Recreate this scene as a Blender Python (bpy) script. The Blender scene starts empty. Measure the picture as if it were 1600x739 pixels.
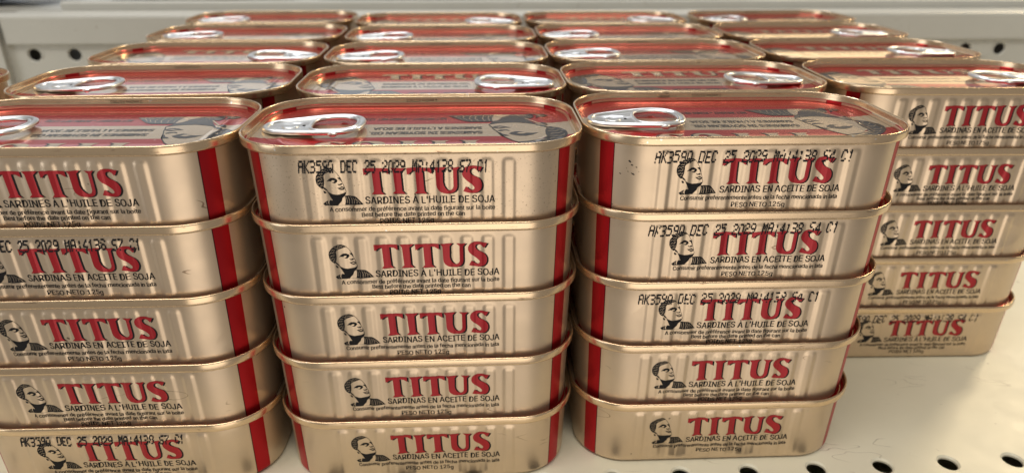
import bpy, bmesh, math, random
from mathutils import Matrix, Vector
from mathutils.geometry import tessellate_polygon
random.seed(11)
R = math.radians
scene = bpy.context.scene
col = scene.collection

# ------------------------------------------------------------------ camera
cd = bpy.data.cameras.new('camera')
cam = bpy.data.objects.new('camera', cd)
col.objects.link(cam)
scene.camera = cam
cd.sensor_width = 36.0
cd.lens = 36.0 * 1085.43 / 1600.0
cd.shift_y = -0.0015
cd.clip_start = 0.005
cd.clip_end = 50
cam.matrix_world = (Matrix.Translation((0, 0, 0.1841)) @ Matrix.Rotation(R(90 - 24.416), 4, 'X')
                    @ Matrix.Rotation(R(0.2614), 4, 'Z'))
cd.dof.use_dof = True
cd.dof.focus_distance = 0.222
cd.dof.aperture_fstop = 11.5

# ------------------------------------------------------------------ light
w = bpy.data.worlds.new('World')
scene.world = w
w.use_nodes = True
w.node_tree.nodes['Background'].inputs['Color'].default_value = (1.0, 0.93, 0.84, 1)
w.node_tree.nodes['Background'].inputs['Strength'].default_value = 0.26


def area(name, loc, target, sx, sy, power, color):
    l = bpy.data.lights.new(name, 'AREA')
    l.shape = 'RECTANGLE'
    l.size = sx
    l.size_y = sy
    l.energy = power
    l.color = color
    o = bpy.data.objects.new(name, l)
    col.objects.link(o)
    o.location = loc
    o.rotation_euler = (Vector(target) - Vector(loc)).to_track_quat('-Z', 'Y').to_euler()
    return o


area('ceiling_tube_light_near', (-0.35, -0.75, 2.3), (0, 0.3, 0), 2.6, 0.30, 38, (1.0, 0.95, 0.86))
area('ceiling_tube_light_far', (-0.5, 1.7, 2.2), (0, 0.3, 0), 2.6, 0.30, 30, (0.95, 0.97, 1.0))
area('bright_store_beyond', (-1.2, 3.2, 0.50), (0, 0.3, 0.1), 3.2, 0.8, 6, (0.82, 0.91, 1.0))
area('warm_display_beyond', (1.15, 2.3, 0.46), (0.15, 0.4, 0.12), 0.75, 0.13, 0.9, (1.0, 0.70, 0.36))
area('warm_shop_lamp', (1.5, 1.5, 1.25), (0.1, 0.3, 0.05), 0.30, 0.30, 14, (1.0, 0.80, 0.50))
area('added_floor_bounce', (0.25, -1.25, -0.40), (0.0, 0.25, 0.05), 1.1, 1.0, 5.6, (1.0, 0.90, 0.79))  # added lamp below shelf level, stands in for floor bounce on can fronts
area('aisle_light_left', (-1.7, -0.9, 0.35), (-0.05, 0.25, 0.05), 0.8, 1.4, 7, (0.95, 0.97, 1.0))

vs = scene.view_settings
vs.view_transform = 'Standard'
vs.look = 'None'
vs.exposure = 0.0
vs.gamma = 1.0
vs.use_curve_mapping = False


# ------------------------------------------------------------------ materials
def new_mat(name):
    m = bpy.data.materials.new(name)
    m.use_nodes = True
    nt = m.node_tree
    return m, nt, nt.nodes['Principled BSDF']


def N(nt, t, **kw):
    n = nt.nodes.new(t)
    for k, v in kw.items():
        setattr(n, k, v)
    return n


def math_node(nt, op, a, b=None, c=None):
    n = N(nt, 'ShaderNodeMath', operation=op)
    for i, v in enumerate((a, b, c)):
        if v is None:
            continue
        if isinstance(v, (int, float)):
            n.inputs[i].default_value = v
        else:
            nt.links.new(v, n.inputs[i])
    return n.outputs[0]


def mix_col(nt, fac, a, b):
    n = N(nt, 'ShaderNodeMix', data_type='RGBA')
    for sock, v in ((n.inputs[0], fac), (n.inputs[6], a), (n.inputs[7], b)):
        if isinstance(v, (int, float)):
            sock.default_value = v
        elif isinstance(v, tuple):
            sock.default_value = v
        else:
            nt.links.new(v, sock)
    return n.outputs[2]


def noise(nt, scale, detail=2.0, rough=0.5, vec=None):
    n = N(nt, 'ShaderNodeTexNoise')
    n.inputs['Scale'].default_value = scale
    n.inputs['Detail'].default_value = detail
    n.inputs['Roughness'].default_value = rough
    if vec is not None:
        nt.links.new(vec, n.inputs['Vector'])
    return n.outputs['Fac']


def ramp(nt, fac, p0, p1):
    n = N(nt, 'ShaderNodeMapRange')
    nt.links.new(fac, n.inputs[0])
    n.inputs[1].default_value = p0
    n.inputs[2].default_value = p1
    n.inputs[3].default_value = 0.0
    n.inputs[4].default_value = 1.0
    return n.outputs[0]


def objvec(nt, jitter=True):
    """object coordinates, shifted per object so that no two cans wear alike"""
    tc = N(nt, 'ShaderNodeTexCoord')
    if not jitter:
        return tc.outputs['Object']
    oi = N(nt, 'ShaderNodeObjectInfo')
    ad = N(nt, 'ShaderNodeVectorMath', operation='ADD')
    sc = N(nt, 'ShaderNodeVectorMath', operation='SCALE')
    cx = N(nt, 'ShaderNodeCombineXYZ')
    for i in range(3):
        nt.links.new(oi.outputs['Random'], cx.inputs[i])
    nt.links.new(cx.outputs[0], sc.inputs[0])
    sc.inputs['Scale'].default_value = 3.7
    nt.links.new(tc.outputs['Object'], ad.inputs[0])
    nt.links.new(sc.outputs[0], ad.inputs[1])
    return ad.outputs[0]


GOLD = (0.68, 0.535, 0.38, 1)
RED = (0.44, 0.014, 0.020, 1)


def gold_body(name, speck):
    m, nt, b = new_mat(name)
    v = objvec(nt)
    # red stripes printed round the corners: UV.x holds the corner angle in degrees / 90
    uv = N(nt, 'ShaderNodeUVMap')
    sx = N(nt, 'ShaderNodeSeparateXYZ')
    nt.links.new(uv.outputs[0], sx.inputs[0])
    a = sx.outputs[0]
    st = math_node(nt, 'COMPARE', a, 47.5 / 90, 8.5 / 90)
    ln = math_node(nt, 'COMPARE', a, 39.0 / 90, 0.55 / 90)
    cloud = ramp(nt, noise(nt, 60, 3, 0.6, v), 0.3, 0.75)
    base = mix_col(nt, cloud, GOLD, (0.61, 0.485, 0.355, 1))
    fine = ramp(nt, noise(nt, 1900, 2, 0.6, v), 0.70 - speck * 0.07, 0.78 - speck * 0.06)
    base = mix_col(nt, math_node(nt, 'MULTIPLY', fine, 0.2 + 0.45 * speck), base, (0.12, 0.07, 0.035, 1))
    spot = ramp(nt, noise(nt, 420, 1, 0.4, v), 0.80, 0.83)
    base = mix_col(nt, math_node(nt, 'MULTIPLY', spot, 0.75), base, (0.05, 0.03, 0.02, 1))
    mp = N(nt, 'ShaderNodeMapping')
    mp.inputs['Scale'].default_value = (1.0, 1.0, 2.5)
    mp.inputs['Rotation'].default_value = (0.0, 0.6, 0.0)
    nt.links.new(v, mp.inputs[0])
    hair = math_node(nt, 'COMPARE', noise(nt, 55, 1, 0.4, mp.outputs[0]), 0.5, 0.004)
    gate = ramp(nt, noise(nt, 75, 1, 0.5, v), 0.66, 0.70)
    base = mix_col(nt, math_node(nt, 'MULTIPLY', math_node(nt, 'MULTIPLY', hair, gate), 0.7), base, (0.16, 0.09, 0.05, 1))
    c = mix_col(nt, st, base, RED)
    c = mix_col(nt, ln, c, (0.10, 0.01, 0.015, 1))
    nt.links.new(c, b.inputs['Base Color'])
    b.inputs['Metallic'].default_value = 0.85
    rg = math_node(nt, 'MULTIPLY_ADD', noise(nt, 120, 3, 0.6, v), 0.10, 0.31)
    nt.links.new(rg, b.inputs['Roughness'])
    bp = N(nt, 'ShaderNodeBump')
    bp.inputs['Strength'].default_value = 0.35
    bp.inputs['Distance'].default_value = 0.0006
    dent = ramp(nt, noise(nt, 38, 1, 0.3, v), 0.68, 0.80)
    hgt = math_node(nt, 'SUBTRACT', noise(nt, 45, 2, 0.4, v), math_node(nt, 'MULTIPLY', dent, 1.6))
    nt.links.new(hgt, bp.inputs['Height'])
    nt.links.new(bp.outputs[0], b.inputs['Normal'])
    return m


M_BODY = gold_body('gold_lacquer', 0.0)
M_BODY_S = gold_body('gold_lacquer_speckled', 1.0)


def gold_rim():
    m, nt, b = new_mat('gold_seam')
    v = objvec(nt)
    st = N(nt, 'ShaderNodeMapping')
    st.inputs['Scale'].default_value = (1, 1, 5)
    nt.links.new(v, st.inputs[0])
    scuff = ramp(nt, noise(nt, 130, 4, 0.7, st.outputs[0]), 0.63, 0.70)
    c = mix_col(nt, math_node(nt, 'MULTIPLY', scuff, 0.7), (0.74, 0.56, 0.37, 1), (0.20, 0.11, 0.06, 1))
    nick = ramp(nt, noise(nt, 620, 1, 0.5, v), 0.76, 0.78)
    c = mix_col(nt, math_node(nt, 'MULTIPLY', nick, 0.8), c, (0.85, 0.82, 0.76, 1))
    nt.links.new(c, b.inputs['Base Color'])
    b.inputs['Metallic'].default_value = 0.95
    rg = math_node(nt, 'MULTIPLY_ADD', noise(nt, 40, 2, 0.5, v), 0.06, 0.22)
    nt.links.new(rg, b.inputs['Roughness'])
    return m


M_RIM = gold_rim()


def lid_mat():
    m, nt, b = new_mat('lid_lacquer')
    tc = N(nt, 'ShaderNodeTexCoord')
    s = N(nt, 'ShaderNodeSeparateXYZ')
    nt.links.new(tc.outputs['Object'], s.inputs[0])
    band = math_node(nt, 'COMPARE', s.outputs[1], 0.0020, 0.0075)
    c = mix_col(nt, band, (0.49, 0.010, 0.015, 1), (0.66, 0.53, 0.385, 1))
    v = objvec(nt)
    dust = ramp(nt, noise(nt, 700, 1, 0.5, v), 0.80, 0.82)
    c = mix_col(nt, math_node(nt, 'MULTIPLY', dust, 0.8), c, (0.8, 0.78, 0.74, 1))
    nt.links.new(c, b.inputs['Base Color'])
    b.inputs['Metallic'].default_value = 0.72
    b.inputs['Roughness'].default_value = 0.20
    b.inputs['Coat Weight'].default_value = 0.3
    b.inputs['Coat Roughness'].default_value = 0.06
    bp = N(nt, 'ShaderNodeBump')
    bp.inputs['Strength'].default_value = 0.12
    bp.inputs['Distance'].default_value = 0.0006
    nt.links.new(noise(nt, 55, 2, 0.4, v), bp.inputs['Height'])
    nt.links.new(bp.outputs[0], b.inputs['Normal'])
    return m


M_LID = lid_mat()


def flat(name, color, rough=0.4, metal=0.0, coat=0.0, nz=0.0, nscale=200):
    m, nt, b = new_mat(name)
    if nz:
        v = objvec(nt)
        d = tuple(x * (1 - nz) for x in color[:3]) + (1,)
        c = mix_col(nt, noise(nt, nscale, 3, 0.6, v), d, color)
        nt.links.new(c, b.inputs['Base Color'])
    else:
        b.inputs['Base Color'].default_value = color
    b.inputs['Roughness'].default_value = rough
    b.inputs['Metallic'].default_value = metal
    b.inputs['Coat Weight'].default_value = coat
    if metal < 0.3 and name.endswith('_ink'):
        b.inputs['Specular IOR Level'].default_value = 0.18
    b.inputs['Coat Roughness'].default_value = 0.08
    return m


M_BLACK = flat('black_ink', (0.012, 0.011, 0.012, 1), 0.55, 0.0, 0.0, 0.3, 900)
M_LIDBLACK = flat('lid_black_ink', (0.014, 0.014, 0.018, 1), 0.22, 0.0, 0.6)
M_RED = flat('red_ink', (0.40, 0.012, 0.020, 1), 0.36, 0.35, 0.0, 0.2, 300)
M_GOLDINK = flat('bare_gold_ink', GOLD, 0.34, 0.78)
M_LIDGOLD = flat('lid_bare_gold', (0.66, 0.53, 0.385, 1), 0.20, 0.72, 0.3)
M_ALU = flat('ring_pull_aluminium', (0.80, 0.81, 0.82, 1), 0.30, 1.0)
M_JET = flat('date_ink', (0.010, 0.010, 0.014, 1), 0.6)


def shelf_mat(name, c0, c1):
    m, nt, b = new_mat(name)
    tc = N(nt, 'ShaderNodeTexCoord')
    v = tc.outputs['Object']
    cl = ramp(nt, noise(nt, 14, 4, 0.6, v), 0.3, 0.7)
    c = mix_col(nt, cl, c0, c1)
    # thin curved scratches and rubbed grey marks
    wp = N(nt, 'ShaderNodeMapping')
    wp.inputs['Scale'].default_value = (1.0, 3.0, 1.0)
    wp.inputs['Rotation'].default_value = (0, 0, 0.5)
    nt.links.new(v, wp.inputs[0])
    n1 = noise(nt, 34, 2, 0.5, wp.outputs[0])
    line = math_node(nt, 'COMPARE', n1, 0.5, 0.0035)
    gate = ramp(nt, noise(nt, 48, 1, 0.5, v), 0.60, 0.66)
    sc = math_node(nt, 'MULTIPLY', line, gate)
    c = mix_col(nt, math_node(nt, 'MULTIPLY', sc, 0.55), c, (0.16, 0.12, 0.08, 1))
    spot = ramp(nt, noise(nt, 240, 2, 0.5, v), 0.735, 0.78)
    c = mix_col(nt, math_node(nt, 'MULTIPLY', spot, 0.45), c, (0.20, 0.15, 0.10, 1))
    nt.links.new(c, b.inputs['Base Color'])
    rg = math_node(nt, 'MULTIPLY_ADD', noise(nt, 90, 3, 0.6, v), 0.2, 0.30)
    nt.links.new(rg, b.inputs['Roughness'])
    bp = N(nt, 'ShaderNodeBump')
    bp.inputs['Strength'].default_value = 0.10
    bp.inputs['Distance'].default_value = 0.0004
    nt.links.new(noise(nt, 420, 2, 0.5, v), bp.inputs['Height'])
    nt.links.new(bp.outputs[0], b.inputs['Normal'])
    return m


M_SHELF = shelf_mat('cream_shelf_paint', (0.69, 0.645, 0.50, 1), (0.75, 0.71, 0.565, 1))
M_WALL = shelf_mat('cream_panel_paint', (0.48, 0.475, 0.435, 1), (0.52, 0.515, 0.475, 1))


# ------------------------------------------------------------------ helpers
def link(name, me, mats, parent=None):
    o = bpy.data.objects.new(name, me)
    col.objects.link(o)
    if not me.materials:
        for m in (mats if isinstance(mats, (list, tuple)) else [mats]):
            me.materials.append(m)
    if parent:
        o.parent = parent
    return o


def bm_mesh(bm, name, smooth=False, recalc=False):
    if recalc:
        bmesh.ops.recalc_face_normals(bm, faces=bm.faces[:])
    me = bpy.data.meshes.new(name)
    bm.to_mesh(me)
    bm.free()
    if smooth:
        me.polygons.foreach_set('use_smooth', [True] * len(me.polygons))
    return me


def box(bm, x0, x1, y0, y1, z0, z1, mi=0):
    v = [bm.verts.new(p) for p in ((x0, y0, z0), (x1, y0, z0), (x1, y1, z0), (x0, y1, z0),
                                   (x0, y0, z1), (x1, y0, z1), (x1, y1, z1), (x0, y1, z1))]
    for f in ((0, 3, 2, 1), (4, 5, 6, 7), (0, 1, 5, 4), (1, 2, 6, 5), (2, 3, 7, 6), (3, 0, 4, 7)):
        bm.faces.new([v[i] for i in f]).material_index = mi
    return v


# ------------------------------------------------------------------ shelf and back panel (the setting)
SHELF_YAW = R(3.7)
shelf_frame = Matrix.Rotation(SHELF_YAW, 4, 'Z')


def perforated(u0, u1, w0, w1, pitch, wc, r, first, depth, seg=24):
    """plate in (u,w,0) with one row of round holes; hole walls go down to -depth"""
    bm = bmesh.new()
    h = pitch / 2
    k0 = math.ceil((u0 + h - first) / pitch)
    us = []
    k = k0
    while first + k * pitch + h <= u1:
        us.append(first + k * pitch)
        k += 1

    def quad(a, b, c, d):
        bm.faces.new([bm.verts.new((*p, 0)) for p in (a, b, c, d)])
    quad((u0, w0), (u1, w0), (u1, wc - h), (u0, wc - h))
    quad((u0, wc + h), (u1, wc + h), (u1, w1), (u0, w1))
    quad((u0, wc - h), (us[0] - h, wc - h), (us[0] - h, wc + h), (u0, wc + h))
    quad((us[-1] + h, wc - h), (u1, wc - h), (u1, wc + h), (us[-1] + h, wc + h))
    bev = r * 0.2
    for u in us:
        sq, c0, c1, c2 = [], [], [], []
        for i in range(seg):
            a = 2 * math.pi * i / seg
            c, s = math.cos(a), math.sin(a)
            q = h / max(abs(c), abs(s))
            sq.append(bm.verts.new((u + c * q, wc + s * q, 0)))
            c0.append(bm.verts.new((u + c * (r + bev), wc + s * (r + bev), 0)))
            c1.append(bm.verts.new((u + c * r, wc + s * r, -bev)))
            c2.append(bm.verts.new((u + c * r, wc + s * r, -depth)))
        for A, B in ((sq, c0), (c0, c1), (c1, c2)):
            for i in range(seg):
                j = (i + 1) % seg
                bm.faces.new((A[i], A[j], B[j], B[i]))
    return bm


# hole row measured at (113,198.5) mm with yaw 3.7 deg
hp = shelf_frame.inverted() @ Vector((0.1130, 0.1985, 0))
bm = perforated(-0.80, 0.80, 0.155, 0.536, 0.02535, hp.y, 0.0034, hp.x, 0.0014)
# underside tray keeps the holes dark
box(bm, -0.80, 0.80, 0.155, 0.536, -0.040, -0.0385)
for x0, x1, y0, y1 in ((-0.80, 0.80, 0.1535, 0.155), (-0.80, 0.80, 0.536, 0.5375), (-0.8015, -0.80, 0.1535, 0.5375),
                       (0.80, 0.8015, 0.1535, 0.5375)):
    box(bm, x0, x1, y0, y1, -0.040, -0.0002)
o = link('shelf', bm_mesh(bm, 'shelf'), M_SHELF)
o.matrix_world = shelf_frame
o['kind'] = 'structure'

# back panel: perforated sheet, rail along its top
WY = 0.535
bm = perforated(-0.80, 0.80, 0.0, 0.1005, 0.02823, 0.0926, 0.0043, 0.382 / math.cos(SHELF_YAW) + 0.037, 0.0014)
for v in bm.verts:
    v.co = Vector((v.co.x, -v.co.z, v.co.y))
bmesh.ops.reverse_faces(bm, faces=bm.faces[:])
box(bm, -0.80, 0.80, 0.022, 0.024, 0.0, 0.1005)
box(bm, -0.80, 0.80, 0.0, 0.024, -0.0390, -0.0005)
o = link('back_wall', bm_mesh(bm, 'back_wall', recalc=False), M_WALL)
o.matrix_world = shelf_frame @ Matrix.Translation((0, WY, 0))
o['kind'] = 'structure'


def ledge(name, u0, u1, dy):
    # profile of the folded sheet rail: front face, flat top, lip behind
    prof = [(-0.003, 0.1010), (-0.003, 0.1185), (-0.0022, 0.1200), (-0.0005, 0.1206), (0.0258, 0.1206), (0.0258, 0.1010)]
    b = bmesh.new()
    A = [b.verts.new((u0, y + dy, z)) for y, z in prof]
    B = [b.verts.new((u1, y + dy, z)) for y, z in prof]
    for i in range(len(prof)):
        j = (i + 1) % len(prof)
        b.faces.new((A[i], B[i], B[j], A[j]))
    b.faces.new(A[::-1])
    b.faces.new(B)
    lip = [(0.0260, 0.1012), (0.0260, 0.1255), (0.0268, 0.1264), (0.0280, 0.1267), (0.034, 0.1267), (0.034, 0.1012)]
    A = [b.verts.new((u0 + 0.029, y + dy, z)) for y, z in lip]
    B = [b.verts.new((u1, y + dy, z)) for y, z in lip]
    for i in range(len(lip)):
        j = (i + 1) % len(lip)
        b.faces.new((A[i], B[i], B[j], A[j]))
    b.faces.new(A[::-1])
    b.faces.new(B)
    o = link(name, bm_mesh(b, name, recalc=True), M_WALL)
    o.matrix_world = shelf_frame @ Matrix.Translation((0, WY, 0))
    o['kind'] = 'structure'
    return o


ledge('back_ledge', -0.3300, 0.80, 0.0)
bm = bmesh.new()
box(bm, -0.60, -0.3325, -0.006, 0.030, 0.0005, 0.1190)
o = link('shelf_upright', bm_mesh(bm, 'shelf_upright'), M_WALL)
o.matrix_world = shelf_frame @ Matrix.Translation((0, WY, 0))
o['kind'] = 'structure'
# the neighbouring shelf that starts behind the ledge
bm = bmesh.new()
box(bm, -1.2, 1.2, 0.036, 0.60, 0.100, 0.1200)
o = link('far_shelf', bm_mesh(bm, 'far_shelf'), M_WALL)
o.matrix_world = shelf_frame @ Matrix.Translation((0, WY, 0))
o['kind'] = 'structure'

# ------------------------------------------------------------------ can geometry (metres, origin at centre of the base)
CL, CW, CR = 0.105, 0.0598, 0.0202
CH = 0.0280           # rim crest above the base
STEP = 0.0244        # stacking pitch
RIB_X = [-0.0288 + 0.0064 * i for i in range(10)]
mm = 0.001
RW = 0.0024           # half width of a flute


def loop_pts(inset, nfront=160, ncorner=14, nside=4):
    """rounded rectangle, CCW from the front-left corner; gives (x, y, corner angle 0..90, flat-run flag)"""
    l, wd, r = CL / 2 - inset, CW / 2 - inset, max(CR - inset, 0.0004)
    cx, cy = l - r, wd - r
    out = []
    for i in range(nfront):                       # front, left to right
        out.append((-cx + 2 * cx * i / nfront, -wd, 0, 1))
    for i in range(ncorner):
        a = R(90 * i / ncorner)
        out.append((cx + r * math.sin(a), -cy - r * math.cos(a), 90 * i / ncorner, 0))
    for i in range(nside):
        out.append((l, -cy + 2 * cy * i / nside, 90, 0))
    for i in range(ncorner):
        a = R(90 * i / ncorner)
        out.append((cx + r * math.cos(a), cy + r * math.sin(a), 90 - 90 * i / ncorner, 0))
    for i in range(nfront):
        out.append((cx - 2 * cx * i / nfront, wd, 0, 2))
    for i in range(ncorner):
        a = R(90 * i / ncorner)
        out.append((-cx - r * math.sin(a), cy + r * math.cos(a), 90 * i / ncorner, 0))
    for i in range(nside):
        out.append((-l, cy - 2 * cy * i / nside, 90, 0))
    for i in range(ncorner):
        a = R(90 * i / ncorner)
        out.append((-cx - r * math.cos(a), -cy - r * math.sin(a), 90 - 90 * i / ncorner, 0))
    return out


def sstep(t):
    t = min(max(t, 0.0), 1.0)
    return t * t * (3 - 2 * t)


def body_inset(z):
    # z measured up from base
    if z > 0.0026:
        return (1.70 + 0.65 * (0.0256 - z) / 0.023) * mm
    return None


def rib(x, z):
    """outward relief of the pressed flutes on the long sides"""
    d = z - CH                                   # negative below crest
    out = 0.0
    for xi in RIB_X:
        t = abs(x - xi)
        if t < RW:
            prof = sstep((RW - t) / (RW - 0.0009))
            top = -0.0042 - 0.0011 * (1 - math.sqrt(max(0, 1 - (t / RW) ** 2)))
            f = sstep((top - d) / 0.0016) * sstep((d + 0.0272) / 0.0022)
            out += 0.00035 * prof * f
    return out


def stack_rings(bm, rings, close_first=False, close_last=False, uvl=None, flags=None):
    for a, b in zip(rings, rings[1:]):
        n = len(a)
        for i in range(n):
            j = (i + 1) % n
            f = bm.faces.new((a[i], a[j], b[j], b[i]))
            f.smooth = True
            if uvl is not None:
                va = (flags[i], flags[j] if j else flags[0], flags[j] if j else flags[0], flags[i])
                for lp, u in zip(f.loops, va):
                    lp[uvl].uv = (u / 90.0, 0.5)


def make_body():
    bm = bmesh.new()
    uvl = bm.loops.layers.uv.new('UVMap')
    prof = [(11.0, 3.0), (10.0, 2.9), (9.3, 0.4), (8.6, 0.0), (6.5, 0.0), (5.0, 0.08), (4.0, 0.25), (3.2, 0.5), (2.72, 0.9), (2.47, 1.5), (2.38, 2.1)]
    prof = [(i * mm, z * mm) for i, z in prof]
    zs = [2.7, 3.6, 5, 7, 10, 13, 16, 18.5, 20.5, 21.5, 22.2, 22.8, 23.3, 23.8, 24.3, 24.9, 25.6]
    for z in zs:
        prof.append(((1.70 + 0.65 * (25.6 - z) / 23.0) * mm, z * mm))
    rings = []
    ang = None
    for ins, z in prof:
        pts = loop_pts(ins)
        if ang is None:
            ang = [p[2] for p in pts]
        ring = []
        for x, y, a, fl in pts:
            if fl and z > 0.0024:
                d = rib(x, z)
                y += -d if fl == 1 else d
            ring.append(bm.verts.new((x, y, z)))
        rings.append(ring)
    stack_rings(bm, rings, uvl=uvl, flags=ang)
    bm.faces.new(rings[0][::-1])
    return bm_mesh(bm, 'body')


# lid relief as depth below the rim crest against inset from the outer edge (mm)
RIM = [(2.2, 3.12), (1.5, 3.12), (0.8, 3.10), (0.42, 3.02), (0.18, 2.84), (0.04, 2.55), (0.0, 2.2), (0.0, 0.7), (0.03, 0.42), (0.11, 0.2), (0.25, 0.05),
       (0.42, 0.0), (0.58, 0.05), (0.70, 0.18), (0.78, 0.42), (0.86, 1.1), (0.95, 1.7), (1.03, 2.1), (1.10, 2.3)]
LID = [(1.10, 2.3), (1.3, 2.7), (1.7, 3.05), (2.3, 3.25), (3.0, 3.32), (4.0, 3.36), (4.5, 3.50), (5.0, 3.58), (5.7, 3.58), (6.4, 3.62), (7.0, 3.74),
       (7.6, 3.78), (9.4, 3.78), (9.9, 3.72), (10.4, 3.58), (11.0, 3.55), (11.6, 3.58), (12.1, 3.72), (12.6, 3.78), (16.0, 3.78)]


def coarse(inset):
    return loop_pts(inset, 24, 20, 6)


def make_rim():
    bm = bmesh.new()
    rings = [[bm.verts.new((x, y, CH - d * mm)) for x, y, a, f in coarse(i * mm)] for i, d in RIM]
    stack_rings(bm, rings)
    return bm_mesh(bm, 'seam_rim')


def make_lid():
    bm = bmesh.new()
    rings = [[bm.verts.new((x, y, CH - d * mm)) for x, y, a, f in coarse(i * mm)] for i, d in LID]
    stack_rings(bm, rings)
    bm.faces.new(rings[-1])
    return bm_mesh(bm, 'lid')


def lid_z(x, y):
    # inset of a point = -(signed distance) of the rounded rectangle
    qx, qy = abs(x) - (CL / 2 - CR), abs(y) - (CW / 2 - CR)
    sd = math.hypot(max(qx, 0), max(qy, 0)) + min(max(qx, qy), 0) - CR
    ins = -sd / mm
    if ins <= LID[0][0]:
        return CH - LID[0][1] * mm
    for (i0, d0), (i1, d1) in zip(LID, LID[1:]):
        if ins <= i1:
            return CH - (d0 + (d1 - d0) * (ins - i0) / (i1 - i0)) * mm
    return CH - LID[-1][1] * mm


# ------------------------------------------------------------------ flat print, laid on the metal
class Art:
    """2-D print: triangles with a material index and a lift (mm) above the metal; coordinates in mm"""

    def __init__(self):
        self.tris = []

    def poly(self, pts, mi=0, lift=0.06):
        vs_ = [Vector((p[0], p[1], 0)) for p in pts]
        for t in tessellate_polygon([vs_]):
            self.tris.append(([tuple(pts[i][:2]) for i in t], mi, lift))

    def strip(self, pts, width, mi=0, lift=0.06):
        for (x0, y0), (x1, y1) in zip(pts, pts[1:]):
            dx, dy = x1 - x0, y1 - y0
            q = math.hypot(dx, dy) or 1
            nx, ny = -dy / q * width / 2, dx / q * width / 2
            self.poly([(x0 - nx, y0 - ny), (x1 - nx, y1 - ny), (x1 + nx, y1 + ny), (x0 + nx, y0 + ny)], mi, lift)

    def text(self, body, x0, x1, base, cap, mi=0, lift=0.06, bold=0.012):
        vs_, fs = text_shape(body, 0)
        xa, xb = min(v[0] for v in vs_), max(v[0] for v in vs_)
        sx, sy = (x1 - x0) / (xb - xa), cap / CAP
        P = [(x0 + (v[0] - xa) * sx, base + v[1] * sy) for v in vs_]
        for k in (-1, 1):                          # printed twice, a hair apart: a bolder face
            for f in fs:
                self.tris.append(([(P[i][0] + k * bold * cap, P[i][1]) for i in f], mi, lift + 0.004 * k))

    def moved(self, dx, dy=0.0):
        a = Art()
        a.tris = [([(x + dx, y + dy) for x, y in t], mi, l) for t, mi, l in self.tris]
        return a

    def add(self, other):
        self.tris += other.tris
        return self

    def mesh(self, name, fn, sx=0.6, sy=None):
        """cut the print along lines every sx (sy) mm and lay it on the surface fn(x, y, lift)"""
        bm = bmesh.new()
        lay = bm.verts.layers.float.new('lift')
        for t, mi, l in self.tris:
            vv = []
            for x, y in t:
                v = bm.verts.new((x, y, 0))
                v[lay] = l
                vv.append(v)
            f = bm.faces.new(vv)
            f.material_index = mi
        bmesh.ops.recalc_face_normals(bm, faces=bm.faces[:])
        for f in bm.faces:
            if f.normal.z < 0:
                f.normal_flip()
        for axis, step in ((0, sx), (1, sy)):
            if not step:
                continue
            lo, hi = min(v.co[axis] for v in bm.verts), max(v.co[axis] for v in bm.verts)
            k = math.floor(lo / step) + 1
            while k * step < hi:
                c = k * step
                es = [e for e in bm.edges if (e.verts[0].co[axis] - c) * (e.verts[1].co[axis] - c) < 0]
                if es:
                    fs = {f for e in es for f in e.link_faces}
                    geom = list(fs) + list({e for f in fs for e in f.edges}) + list({v for f in fs for v in f.verts})
                    co, no = [0, 0, 0], [0, 0, 0]
                    co[axis], no[axis] = c, 1
                    bmesh.ops.bisect_plane(bm, geom=geom, plane_co=co, plane_no=no, dist=1e-6)
                k += 1
        for v in bm.verts:
            v.co = fn(v.co.x, v.co.y, v[lay])
        return bm_mesh(bm, name)


_tc = {}
try:
    import os
    FONT = bpy.data.fonts.load(os.path.join(bpy.utils.system_resource('DATAFILES'), 'fonts', 'Inter.woff2'))
except Exception:
    FONT = None                                    # Blender's built-in face


def text_shape(body, bold):
    key = (body, bold)
    if key not in _tc:
        c = bpy.data.curves.new('t', 'FONT')
        c.body = body
        c.resolution_u = 3
        c.offset = 0.0
        if FONT:
            c.font = FONT
        o = bpy.data.objects.new('t', c)
        col.objects.link(o)
        dg = bpy.context.evaluated_depsgraph_get()
        me = bpy.data.meshes.new_from_object(o.evaluated_get(dg))
        _tc[key] = ([tuple(v.co) for v in me.vertices], [tuple(p.vertices) for p in me.polygons])
        bpy.data.objects.remove(o)
        bpy.data.curves.remove(c)
        bpy.data.meshes.remove(me)
    return _tc[key]


_v, _ = text_shape('H', 0)
CAP = max(v[1] for v in _v)

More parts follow.
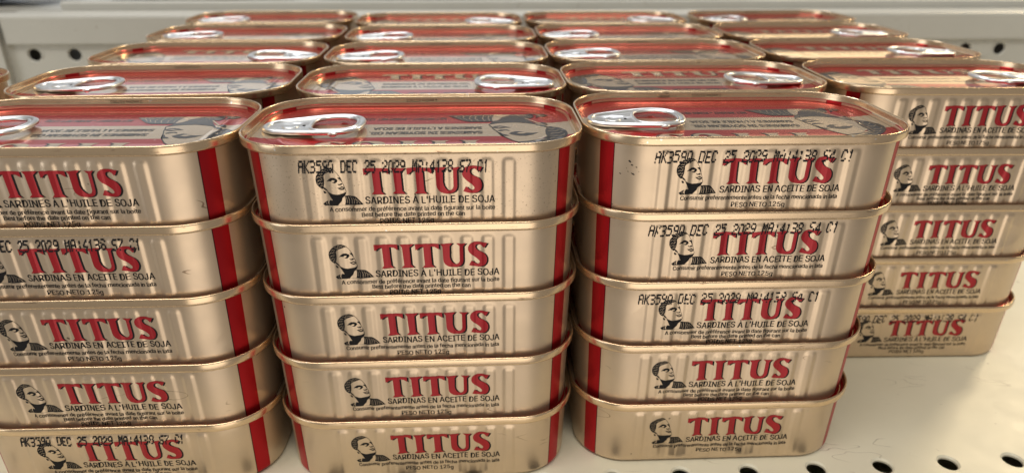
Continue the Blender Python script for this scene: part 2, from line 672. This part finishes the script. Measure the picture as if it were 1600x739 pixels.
# --- the brand word, traced as outlines (enlarged units), slope of the photo removed
T_ = [(72, 228), (285, 205), (530, 218), (530, 325), (500, 308), (445, 274), (372, 268), (378, 480), (388, 630), (440, 682), (320, 674), (200, 684),
      (247, 630), (240, 480), (232, 268), (180, 277), (135, 308), (108, 345), (97, 330), (75, 348)]
I_ = [(575, 210), (700, 203), (845, 207), (775, 262), (762, 275), (768, 450), (775, 610), (832, 668), (710, 664), (585, 672), (642, 618), (630, 450), (620, 268)]
U_ = [(245, 198), (430, 178), (488, 182), (430, 236), (425, 440), (440, 505), (470, 555), (505, 588), (540, 600), (575, 593), (604, 570), (619, 530),
      (619, 240), (560, 188), (640, 194), (745, 172), (690, 238), (690, 520), (676, 580), (640, 624), (585, 650), (520, 658), (450, 651), (385, 633), (335, 597), (306, 550),
      (298, 500), (290, 250)]
S_ = [(1160, 168), (1070, 158), (990, 150), (920, 152), (860, 168), (815, 200), (787, 250), (785, 305), (805, 350), (850, 398), (910, 445), (965, 488), (1005, 530),
      (1012, 560), (995, 584), (970, 590), (930, 578), (890, 552), (874, 524), (846, 528), (800, 610), (880, 632), (960, 646), (1030, 642), (1085, 622),
      (1128, 580), (1152, 520), (1150, 460), (1128, 405), (1085, 362), (1035, 345), (985, 325), (945, 292), (926, 255), (935, 222), (962, 203), (1000, 200), (1040, 216),
      (1075, 248), (1085, 265), (1118, 240)]


def word():
    out = []
    for shp, dx, dy in ((T_, 0, 0), (I_, 0, 0), (T_, 797, -18), (U_, 1109, 0), (S_, 1109, 0)):
        out.append([(x + dx, y + dy + 0.0225 * (x + dx - 340)) for x, y in shp])
    xa = 72.0
    xb = 1160 + 1109.0
    ya, yb = 208.0, 684.0
    # to a 34.6 x 8.3 mm word whose centre is x = 0 and top is y = 0
    return [[((x - xa) / (xb - xa) * 34.6 - 17.3, -(y - ya) / (yb - ya) * 8.3) for x, y in s] for s in out]


WORD = word()

# --- the portrait emblem, traced from one can: enlarged pixels -> mm
HAIR = [(82, 260), (95, 212), (140, 158), (200, 113), (260, 86), (320, 80), (372, 94), (412, 122), (350, 138), (290, 158), (242, 180), (216, 212), (222, 270),
        (216, 335), (205, 372), (197, 402), (176, 424), (138, 400), (108, 368), (86, 322)]
DARK = [
    [(262, 302), (300, 262), (345, 238), (390, 240), (432, 262), (452, 285), (432, 312), (402, 330), (368, 320), (335, 297), (300, 292)],
    [(448, 243), (497, 236), (517, 300), (506, 312), (490, 277), (466, 262)],
    [(438, 336), (470, 350), (505, 332), (522, 345), (500, 364), (458, 364)],
    [(430, 404), (470, 402), (500, 385), (532, 392), (552, 410), (540, 436), (505, 447), (470, 432)],
    [(248, 456), (292, 482), (345, 504), (400, 514), (462, 511), (520, 498), (574, 470), (564, 502), (544, 540), (520, 556), (500, 572), (482, 620), (450, 650),
     (415, 688), (270, 692), (262, 640), (284, 600), (330, 606), (300, 545)],
    [(183, 452), (214, 458), (238, 482), (226, 498), (196, 492)],
    [(183, 392), (216, 402), (246, 430), (268, 458), (240, 452), (200, 428)],
    [(160, 665), (200, 635), (255, 608), (240, 650), (272, 692), (190, 697)],
    [(545, 538), (600, 534), (700, 538), (742, 560), (792, 612), (850, 681), (700, 686), (620, 692), (528, 692), (546, 640), (550, 590)],
]
LINES = [([(402, 118), (442, 162), (480, 220), (503, 260), (516, 305), (531, 348), (546, 382), (553, 412), (562, 442), (574, 472)], 7),
         ([(240, 490), (285, 548), (326, 604)], 6), ([(165, 668), (240, 690), (420, 690), (530, 692)], 5)]
LIGHT = [
    [(338, 292), (365, 276), (402, 282), (386, 306), (356, 308)],
    [(466, 411), (505, 404), (536, 410), (508, 422)],
    [(228, 482), (246, 486), (330, 600), (318, 603)],
    [(484, 622), (503, 572), (522, 556), (545, 545), (549, 590), (545, 640), (528, 690), (418, 688), (452, 652)],
]
HATCH = [([(565, 560), (575, 610), (570, 660)], 6), ([(600, 552), (612, 600), (604, 672)], 6), ([(640, 555), (662, 605), (655, 670)], 7), ([(680, 560), (705, 610), (690, 662)], 6),
         ([(715, 575), (745, 620), (740, 668)], 6), ([(750, 600), (785, 640), (800, 672)], 6), ([(215, 640), (225, 668), (220, 685)], 6)]
CURL = [([(100, 250), (125, 225), (150, 232)], 7), ([(112, 300), (140, 278), (165, 290), (185, 275)], 7), ([(125, 345), (150, 322), (178, 335), (200, 322)], 7),
        ([(150, 385), (168, 362), (190, 370)], 8), ([(140, 195), (165, 178), (190, 188), (205, 172)], 7), ([(150, 240), (175, 215), (200, 225)], 6),
        ([(190, 145), (215, 130), (240, 142), (262, 128)], 7), ([(250, 112), (275, 102), (300, 118), (330, 104)], 7), ([(225, 165), (260, 150), (290, 140)], 6),
        ([(320, 122), (345, 108), (372, 118)], 6), ([(105, 325), (118, 350)], 6), ([(165, 255), (195, 262)], 6)]


def portrait(art, ox, oy, k, lift=0.06, dark=0, light=1):
    """left edge at ox, top at oy (mm); k = 1 gives 13.2 x 11.9 mm"""
    def m(p):
        return (ox + (p[0] - 80) / 58.4 * k, oy - (p[1] - 80) / 51.6 * k)
    for s in [HAIR] + DARK:
        art.poly([m(p) for p in s], dark, lift)
    for s, wd in LINES:
        art.strip([m(p) for p in s], wd / 55.0 * k, dark, lift)
    for s in LIGHT:
        art.poly([m(p) for p in s], light, lift + 0.03)
    for s, wd in HATCH + CURL:
        art.strip([m(p) for p in s], wd / 90.0 * k, light, lift + 0.03)


def on_front(x, y, lift):
    """label coordinates: x in mm from the can's middle, y in mm from the rim crest (negative down)"""
    z = 0.0284 + y * mm
    ins = (1.70 + 0.65 * (25.6 - z / mm) / 23.0) * mm
    xx = x * mm
    cx = CL / 2 - CR
    yy = -(CW / 2 - ins) - rib(xx, z) - lift * mm
    if abs(xx) > cx:
        r = CR - ins
        a = (abs(xx) - cx) / r
        xx = math.copysign(cx + r * math.sin(a), xx)
        yy = -(CW / 2 - CR) - (r + lift * mm) * math.cos(a)
    return (xx, yy, z)


def on_lid(x, y, lift):
    return (x * mm, y * mm, lid_z(x * mm, y * mm) + lift * mm)


def label_black(kind):
    a = Art()
    # drop shadow of the word, lowest layer
    for s in WORD:
        a.poly([(x + 0.55, y - 7.75 - 0.14) for x, y in s], 0, 0.055)
    portrait(a, -31.1, -7.5, 1.0)
    if kind == 'french':
        a.text("SARDINES À L'HUILE DE SOJA", -17.3, 21.0, -19.05, 2.3, bold=0.035)
        a.text('A consommer de préférence avant la date figurant sur la boite', -28.0, 21.0, -21.35, 1.42, bold=0.045)
        a.text('Best before the date printed on the can', -18.7, 11.9, -23.2, 1.42, bold=0.045)
        a.text('POIDS NET 125g', -13.4, 2.5, -25.35, 1.6, bold=0.035)
    else:
        a.text('SARDINAS EN ACEITE DE SOJA', -17.0, 20.8, -18.85, 2.25, bold=0.035)
        a.text('Consumir preferentemente antes de la fecha mencionada in lata', -29.0, 20.6, -21.25, 1.42, bold=0.045)
        a.text('PESO NETO 125g', -12.6, 4.2, -23.75, 1.6, bold=0.035)
    return a


def label_red():
    a = Art()
    for s in WORD:
        a.poly([(x, y - 7.75) for x, y in s], 0, 0.09)
    return a


# --- ink-jet date code, 5 x 7 dots
G = {'A': '0111010001100011111110001100011000 1', 'K': '10001100101010011000101001001010001', '3': '11110000010000101110000010000111110',
     '5': '11111100001111000001000010000111110', '9': '01110100011000101111000010001011100', 'Q': '01110100011000110001101011001001101',
     'D': '11110100011000110001100011000111110', 'E': '11111100001000011110100001000011111', 'C': '01110100011000010000100001000101110',
     '2': '01110100010000100110010001000011111', '0': '01110100011000110001100011000101110', 'M': '10001110111010110101100011000110001',
     ':': '00000001000010000000001000010000000', '4': '00010001100101010010111110001000010', '1': '00100011000010000100001000010000100',
     '8': '01110100011000101110100011000101110', 'S': '01111100001000001110000010000111110', '7': '11111000010001000100010000100001000'}


def date_code(text, x0, x1, top, seed):
    rnd = random.Random(seed)
    tilt = rnd.uniform(-0.006, 0.010)
    fade = rnd.choice([0.0, 0.05, 0.12])
    top += rnd.uniform(-0.25, 0.25)
    slant = rnd.uniform(0.03, 0.09)
    a = Art()
    cw = (x1 - x0) / len(text)
    px, py, r = cw * 0.165, 0.55, 0.235
    for i, ch in enumerate(text):
        if ch == ' ':
            continue
        g = G[ch].replace(' ', '')
        wob = rnd.uniform(-0.12, 0.12)
        for k, b in enumerate(g):
            if b != '1' or rnd.random() < 0.03 + fade * (i > 18):
                continue
            c, q = k % 5, k // 5
            x = x0 + i * cw + c * px + (6 - q) * slant + rnd.uniform(-0.03, 0.03)
            y = top - q * py + wob + tilt * i * cw + rnd.uniform(-0.03, 0.03)
            rx, ry = r * rnd.uniform(0.9, 1.15), 0.35 * rnd.uniform(0.9, 1.1)
            a.poly([(x + rx * math.cos(t), y + ry * math.sin(t)) for t in [j * math.pi / 3 for j in range(6)]], 0, 0.13)
    return a


def lid_art():
    a = Art()
    # bare-metal word with its dark shadow; upright lid has the ring pull on the right
    for s in WORD:
        k = 1.50
        a.poly([(x * k + 2.6 + 0.9, y * 1.16 + 23.3 - 0.15) for x, y in s], 0, 0.05)
        a.poly([(x * k + 2.6, y * 1.16 + 23.3) for x, y in s], 1, 0.08)
    a.text('SARDINES IN SOYBEAN OIL', -21.3, 14.6, 3.5, 2.9, 0, 0.05, bold=0.07)
    a.text("SARDINES A L'HUILE DE SOJA", -21.2, 13.8, -1.6, 2.7, 0, 0.05, bold=0.06)
    a.text('NET WEIGHT • POIDS NET 125g', -9.3, 19.0, -13.2, 2.6, 0, 0.05, bold=0.05)
    portrait(a, -48.5, 18.6, 2.95, 0.09, 0, 1)
    # the head is bare metal where it covers the red
    sk = [(402, 118), (442, 162), (480, 220), (516, 305), (546, 382), (574, 472), (520, 500), (400, 514), (292, 482), (200, 420), (216, 212), (300, 150)]
    a.poly([(-48.5 + (x - 80) / 58.4 * 2.95, 18.6 - (y - 80) / 51.6 * 2.95) for x, y in sk], 1, 0.05)
    return a


def wall_code(prefix):
    a = Art()
    a.text(prefix + ' emOns 537003', -5.5, 5.5, 0.55, 1.05, bold=0.004)

    def fn(x, y, lift):
        # runs along the inner wall on the side away from the word, letters upside down to the lid's front
        d = 0.35 + y
        ins = 0.78 + (d - 0.42) * 0.135 if d > 0.42 else 0.77
        return (x * mm, -(CW / 2 - (ins + 0.05) * mm), CH - d * mm)
    return a, fn


# ------------------------------------------------------------------ ring pull
def smooth_loop(ctrl, n):
    """closed Catmull-Rom through control points"""
    out = []
    m = len(ctrl)
    per = n // m
    for i in range(m):
        p0, p1, p2, p3 = (Vector(ctrl[(i + k - 1) % m]) for k in range(4))
        for j in range(per):
            t = j / per
            out.append(0.5 * ((2 * p1) + (p2 - p0) * t + (2 * p0 - 5 * p1 + 4 * p2 - p3) * t * t + (3 * p1 - p0 - 3 * p2 + p3) * t ** 3))
    return out


def tube(bm, path, ra, rb, seg=10):
    n = len(path)
    rings = []
    for i in range(n):
        t = (path[(i + 1) % n] - path[i - 1])
        t.z = 0
        t.normalize()
        nx = Vector((t.y, -t.x, 0))
        rings.append([bm.verts.new(path[i] + nx * (ra * math.cos(2 * math.pi * k / seg)) + Vector((0, 0, rb * math.sin(2 * math.pi * k / seg)))) for k in range(seg)])
    for i in range(n):
        a, b = rings[i], rings[(i + 1) % n]
        for k in range(seg):
            l = (k + 1) % seg
            f = bm.faces.new((a[k], b[k], b[l], a[l]))
            f.smooth = True


def tab_z(x):
    # height of the tab's middle plane below the crest (mm): nose low, ring end lifted
    t = (48.0 - x) / 32.0
    return CH / mm - 2.75 + 0.75 * sstep(t * 1.3)


def make_tab():
    bm = bmesh.new()
    half = [(48.0, 0), (47.2, 3.3), (44.6, 5.6), (40.5, 7.0), (36, 8.1), (31, 9.2), (26, 9.7), (21.5, 8.8), (18.2, 5.6), (17.2, 0)]
    ctrl = half + [(x, -y) for x, y in half[-2:0:-1]]
    path = [Vector((p.x, p.y, tab_z(p.x))) * mm for p in smooth_loop([(x, y, 0) for x, y in ctrl], 108)]
    tube(bm, path, 1.05 * mm, 0.85 * mm)
    hh = [(33.4, 0), (32.9, 4.4), (30.8, 7.2), (26, 8.1), (21.6, 7.0), (19.2, 3.9), (18.6, 0)]
    hc = hh + [(x, -y) for x, y in hh[-2:0:-1]]
    hp_ = [Vector((p.x, p.y, tab_z(p.x) + 0.05)) * mm for p in smooth_loop([(x, y, 0) for x, y in hc], 96)]
    tube(bm, hp_, 0.6 * mm, 0.7 * mm, 8)
    # web between the outer curl and the finger hole, and the flat nose
    n = 96
    ou = [path[int(i * len(path) / n)] for i in range(n)]
    c = Vector((26.5 * mm, 0, 0))

    def hit(dirv):
        best = None
        for i in range(len(hp_)):
            p, q = hp_[i], hp_[(i + 1) % len(hp_)]
            den = dirv.x * (q.y - p.y) - dirv.y * (q.x - p.x)
            if abs(den) < 1e-12:
                continue
            t = ((p.x - c.x) * (q.y - p.y) - (p.y - c.y) * (q.x - p.x)) / den
            u = ((p.x - c.x) * dirv.y - (p.y - c.y) * dirv.x) / den
            if t > 0 and 0 <= u <= 1:
                best = t if best is None else max(best, t)
        return c + dirv * best
    inn = []
    for p in ou:
        d = Vector((p.x - c.x, p.y - c.y, 0)).normalized()
        inn.append(hit(d))
    for sgn, zo in ((1, 0.20), (-1, -0.45)):
        lv = []
        for k in range(7):
            t = k / 6
            ring = []
            for p, q in zip(ou, inn):
                x, y = p.x + (q.x - p.x) * t, p.y + (q.y - p.y) * t
                z = tab_z(x / mm) + zo
                if sgn > 0:                       # shallow pressed panel round the rivet
                    e = math.hypot((x / mm - 40.0) / 1.25, y / mm)
                    z -= 0.45 * (1 - sstep((e - 3.2) / 0.9))
                ring.append(bm.verts.new((x, y, z * mm)))
            lv.append(ring)
        for a, b in zip(lv, lv[1:]):
            for i in range(n):
                j = (i + 1) % n
                f = bm.faces.new((a[i], a[j], b[j], b[i]) if sgn > 0 else (a[j], a[i], b[i], b[j]))
                f.smooth = True
    # crimp where the curl closes, on both long sides
    for s in (1, -1):
        bmesh.ops.create_icosphere(bm, subdivisions=2, radius=1.0 * mm,
                                   matrix=Matrix.Translation((25.0 * mm, s * 10.6 * mm, (tab_z(25) - 0.35) * mm)) @ Matrix.Diagonal((1.5, 0.55, 0.85, 1)))
    return bm_mesh(bm, 'ring_pull', recalc=False)


def make_rivet():
    bm = bmesh.new()
    z0 = CH / mm - 3.78
    prof = [(2.9, z0 - 0.1), (2.9, z0 + 0.35), (2.6, tab_z(40) - 0.1), (2.5, tab_z(40) + 0.12), (2.2, tab_z(40) + 0.22), (1.9, tab_z(40) + 0.1), (0.01, tab_z(40) + 0.06)]
    rings = []
    for r, z in prof:
        rings.append([bm.verts.new(((40.2 + r * math.cos(k * math.pi / 12)) * mm, r * math.sin(k * math.pi / 12) * mm, z * mm)) for k in range(24)])
    stack_rings(bm, rings)
    return bm_mesh(bm, 'rivet')


def make_vent():
    # two punched vent holes beside the rivet, seen as small dark dimples
    bm = bmesh.new()
    for x, y in ((44.2, 1.3), (36.0, -0.6)):
        bmesh.ops.create_icosphere(bm, subdivisions=1, radius=0.48 * mm, matrix=Matrix.Translation((x * mm, y * mm, (tab_z(x) - 0.13 + (0 if x < 37 else -0.1)) * mm)) @ Matrix.Diagonal((1.2, 1, 0.5, 1)))
    return bm_mesh(bm, 'punch_mark')


ME = {'body': make_body(), 'rim': make_rim(), 'lid': make_lid(), 'tab': make_tab(), 'rivet': make_rivet(), 'vent': make_vent()}
ME['lid_print'] = lid_art().mesh('lid_print', on_lid, 1.2, 1.2)
for k in '1234':
    a, fn = wall_code(k)
    ME['code' + k] = a.mesh('wall_code', fn, None, None)

_lab = {}


def label(kind, off, seed=0):
    q = round(off / 1.2) * 1.2                     # print shifts against the flutes from can to can
    key = (kind, round(q, 2), seed)
    if key not in _lab:
        if kind == 'red':
            _lab[key] = label_red().moved(q).mesh('brand_lettering', on_front)
        elif kind in ('french', 'spanish'):
            _lab[key] = label_black(kind).moved(q).mesh('label_print', on_front)
        else:
            code, x0, x1, top = {'s7': ('AK359Q DEC 25 2029 MA:4138 S7 C1', -35.6, 19.4, -5.35), 's4': ('AK359Q DEC 25 2029 MA:4138 S4 C1', -38.0, 23.0, -5.6)}[kind]
            _lab[key] = date_code(code, x0, x1, top, seed).moved(q).mesh('date_code', on_front, None)
    return _lab[key]


def scratches():
    rnd = random.Random(3)
    a = Art()
    for x, y, l in ((-39.6, -8.9, 1.3), (-38.8, -10.0, 0.9), (-37.4, -10.6, 0.7), (-38.3, -12.9, 1.2), (-39.9, -12.2, 0.5), (-42.3, -13.2, 0.7), (-40.4, -11.2, 0.4), (-36.6, -12.0, 0.4)):
        n = 9
        th = rnd.uniform(-0.9, -0.3)
        pts = []
        for k in range(n):
            t = 2 * math.pi * k / n
            rr = rnd.uniform(0.6, 1.2)
            u, v = l / 2 * rr * math.cos(t), l / 5 * rr * math.sin(t)
            pts.append((x + u * math.cos(th) - v * math.sin(th), y + u * math.sin(th) + v * math.cos(th)))
        a.poly(pts, 0, 0.07)
    return a.mesh('scratch_mark', on_front, 0.5)


def make_can(x, y, z, yaw, kind, off, date, top, flip, speck, code, text_label):
    root = bpy.data.objects.new('sardine_can', None)
    root.empty_display_size = 0.01
    col.objects.link(root)
    root.location = (x, y, z)
    root.rotation_euler = (0, 0, yaw)
    root['label'] = text_label
    root['category'] = 'sardine can'
    root['group'] = 'stacked sardine cans on the shelf'
    b = link('body', ME['body'], M_BODY, root)
    if speck:
        b.material_slots[0].link = 'OBJECT'
        b.material_slots[0].material = M_BODY_S
        b['label'] = 'gold side freckled with fine brown specks'
    link('brand_lettering', label('red', off), M_RED, b)
    link('label_print', label(kind, off), [M_BLACK, M_GOLDINK], b)
    if date:
        link('date_code', label(date, off, int(z * 1000) + int(x * 1e4)), M_JET, b)
    if text_label.startswith('top') and 'front row, third' in text_label:
        link('scratch_mark', scratches(), M_BLACK, b)
    link('seam_rim', ME['rim'], M_RIM, root)
    ld = link('lid', ME['lid'], M_LID, root)
    if flip:
        ld.rotation_euler = (0, 0, math.pi)
    if top:
        link('lid_print', ME['lid_print'], [M_LIDBLACK, M_LIDGOLD], ld)
        link('wall_code', ME['code' + code], M_BLACK, ld)
        t = link('ring_pull', ME['tab'], M_ALU, root)
        if flip:
            t.rotation_euler = (0, 0, math.pi)
        link('rivet', ME['rivet'], M_ALU, t)
        link('punch_mark', ME['vent'], M_BLACK, t)
    return root


# ------------------------------------------------------------------ the stacks: x, y (mm), yaw (deg), ring pull side
STACKS = {
    'L0': (-136.3, 215.5, 2.45, 'left', '2'), 'M0': (-31.2, 219.8, 3.09, 'left', '4'), 'R0': (73.9, 229.9, 2.47, 'left', '1'),
    'L1': (-140.0, 278.8, 4.9, 'left', '3'), 'M1': (-31.9, 282.4, 3.22, 'right', '2'), 'R1': (73.2, 291.2, 3.6, 'right', '1'), 'F1': (180.2, 297.2, 1.4, 'right', '4'),
    'L2': (-143.8, 340.6, 3.15, 'right', '1'), 'M2': (-36.3, 343.4, 3.48, 'left', '3'), 'R2': (69.3, 353.4, 4.0, 'left', '2'), 'F2': (176.5, 360.9, 2.2, 'right', '3'),
    'L3': (-148.7, 406.0, 3.13, 'left', '2'), 'M3': (-40.1, 405.0, 3.2, 'left', '1'), 'R3': (65.9, 415.7, 3.73, 'left', '4'), 'F3': (173.3, 422.4, 3.66, 'right', '1'),
    'L4': (-156.0, 472.0, 4.2, 'left', '4'), 'M4': (-47.3, 467.5, 3.4, 'right', '3'), 'R4': (59.7, 478.5, 3.14, 'right', '2'), 'F4': (173.0, 488.5, 4.2, 'left', '1'),
    'K1': (-258.0, 268.0, 4.0, 'left', '2'),
}
# what the visible fronts carry, top can first: (language, shift of the print in mm, date code)
FRONTS = {
    'L0': [('french', 4.8, None), ('spanish', 5.2, 's7'), ('spanish', 5.0, None), ('french', 3.4, None), ('french', 3.1, 's7')],
    'M0': [('french', 4.0, 's7'), ('french', 4.3, None), ('spanish', 4.7, None), ('spanish', 4.7, None), ('spanish', 5.0, None)],
    'R0': [('spanish', 6.0, 's4'), ('spanish', 6.1, 's4'), ('french', 5.0, 's4'), ('french', 5.3, None), ('spanish', 6.2, None)],
    'F1': [('spanish', 5.5, None), ('french', 6.2, None), ('spanish', 6.0, None), ('spanish', 6.0, None), ('french', 5.5, 's4')],
}
ORD = ['top', 'second', 'third', 'fourth', 'bottom']
ROW = ['front', 'second', 'third', 'fourth', 'back']
COLN = {'L': 'first column from left', 'M': 'second column from left', 'R': 'third column from left', 'F': 'rightmost column'}
LANG = {'french': 'French', 'spanish': 'Spanish'}
for name, (sx, sy, yaw, side, code) in STACKS.items():
    rnd = random.Random(name)
    for k in range(5):                            # 0 = top can
        if name in FRONTS:
            kind, off, date = FRONTS[name][k]
        else:
            kind, off, date = rnd.choice(['french', 'spanish']), 5.0, None
        top = k == 0
        row, cl = ROW[int(name[1])], COLN.get(name[0])
        if name == 'K1':
            pos = 'second row, cut by left photo edge'
        else:
            pos = '%s row, %s' % (row, cl)
        if top:
            lab = 'top gold sardine can, ring pull on its %s, %s' % (side, pos)
        elif name in FRONTS and date:
            lab = '%s gold sardine can from top, date-coded, %s' % (ORD[k], pos)
        elif k == 4:
            lab = 'bottom gold sardine can on the shelf, %s' % pos
        else:
            lab = '%s gold sardine can from the top, %s' % (ORD[k], pos)
        j = 0.0 if top else 0.00018
        make_can(sx * mm + rnd.uniform(-j, j), sy * mm + rnd.uniform(-j, j), (4 - k) * STEP + 0.0002, R(yaw + (0 if top else rnd.uniform(-0.15, 0.15))),
                 kind, off, date, top, side == 'left', name == 'M0' and top, code, lab)

# ------------------------------------------------------------------ out-of-focus goods behind the ledge
M_PACK = [flat('pale_blue_wrap', (0.62, 0.68, 0.78, 1), 0.25, 0, 0.3, 0.4, 25), flat('white_wrap', (0.82, 0.84, 0.88, 1), 0.25, 0, 0.3, 0.3, 25),
          flat('lilac_wrap', (0.60, 0.62, 0.70, 1), 0.25, 0, 0.3, 0.4, 25), flat('slate_cloth', (0.14, 0.15, 0.19, 1), 0.7, 0, 0, 0.5, 60)]


def pack(u, v, wd, dp, ht, mat, lab, rz=0.0):
    bm = bmesh.new()
    n = 10
    # pillow-shaped wrapped pack with crimped ends
    rings = []
    for i in range(n + 1):
        t = i / n
        s = math.sin(math.pi * min(max(t, 0.03), 0.97)) ** 0.35
        ring = []
        for k in range(16):
            a = 2 * math.pi * k / 16
            c, q = math.cos(a), math.sin(a)
            e = 0.55
            ring.append(bm.verts.new(((t - 0.5) * wd, dp / 2 * math.copysign(abs(c) ** e, c) * (0.75 + 0.25 * s),
                                      ht / 2 + ht / 2 * math.copysign(abs(q) ** e, q) * s)))
        rings.append(ring)
    stack_rings(bm, rings)
    bm.faces.new(rings[0][::-1])
    bm.faces.new(rings[-1])
    bmesh.ops.recalc_face_normals(bm, faces=bm.faces[:])
    o = link('wrapped_pack', bm_mesh(bm, 'wrapped_pack'), mat)
    o.matrix_world = shelf_frame @ Matrix.Translation((u, WY + v, 0.1202)) @ Matrix.Rotation(rz, 4, 'Z')
    o['label'] = lab
    o['category'] = 'package'
    o['group'] = 'blurred packages behind the back ledge'


pack(-0.405, 0.085, 0.15, 0.08, 0.06, M_PACK[3], 'dark slate bundle at the far left behind the ledge')
pack(-0.225, 0.10, 0.16, 0.07, 0.04, M_PACK[1], 'white wrapped package behind the ledge, above first can column', 0.1)
pack(-0.04, 0.10, 0.18, 0.07, 0.05, M_PACK[0], 'pale blue wrapped package behind the ledge, above second can column', -0.05)
pack(0.16, 0.10, 0.18, 0.07, 0.045, M_PACK[2], 'lilac grey wrapped package behind the ledge, above third can column', 0.06)
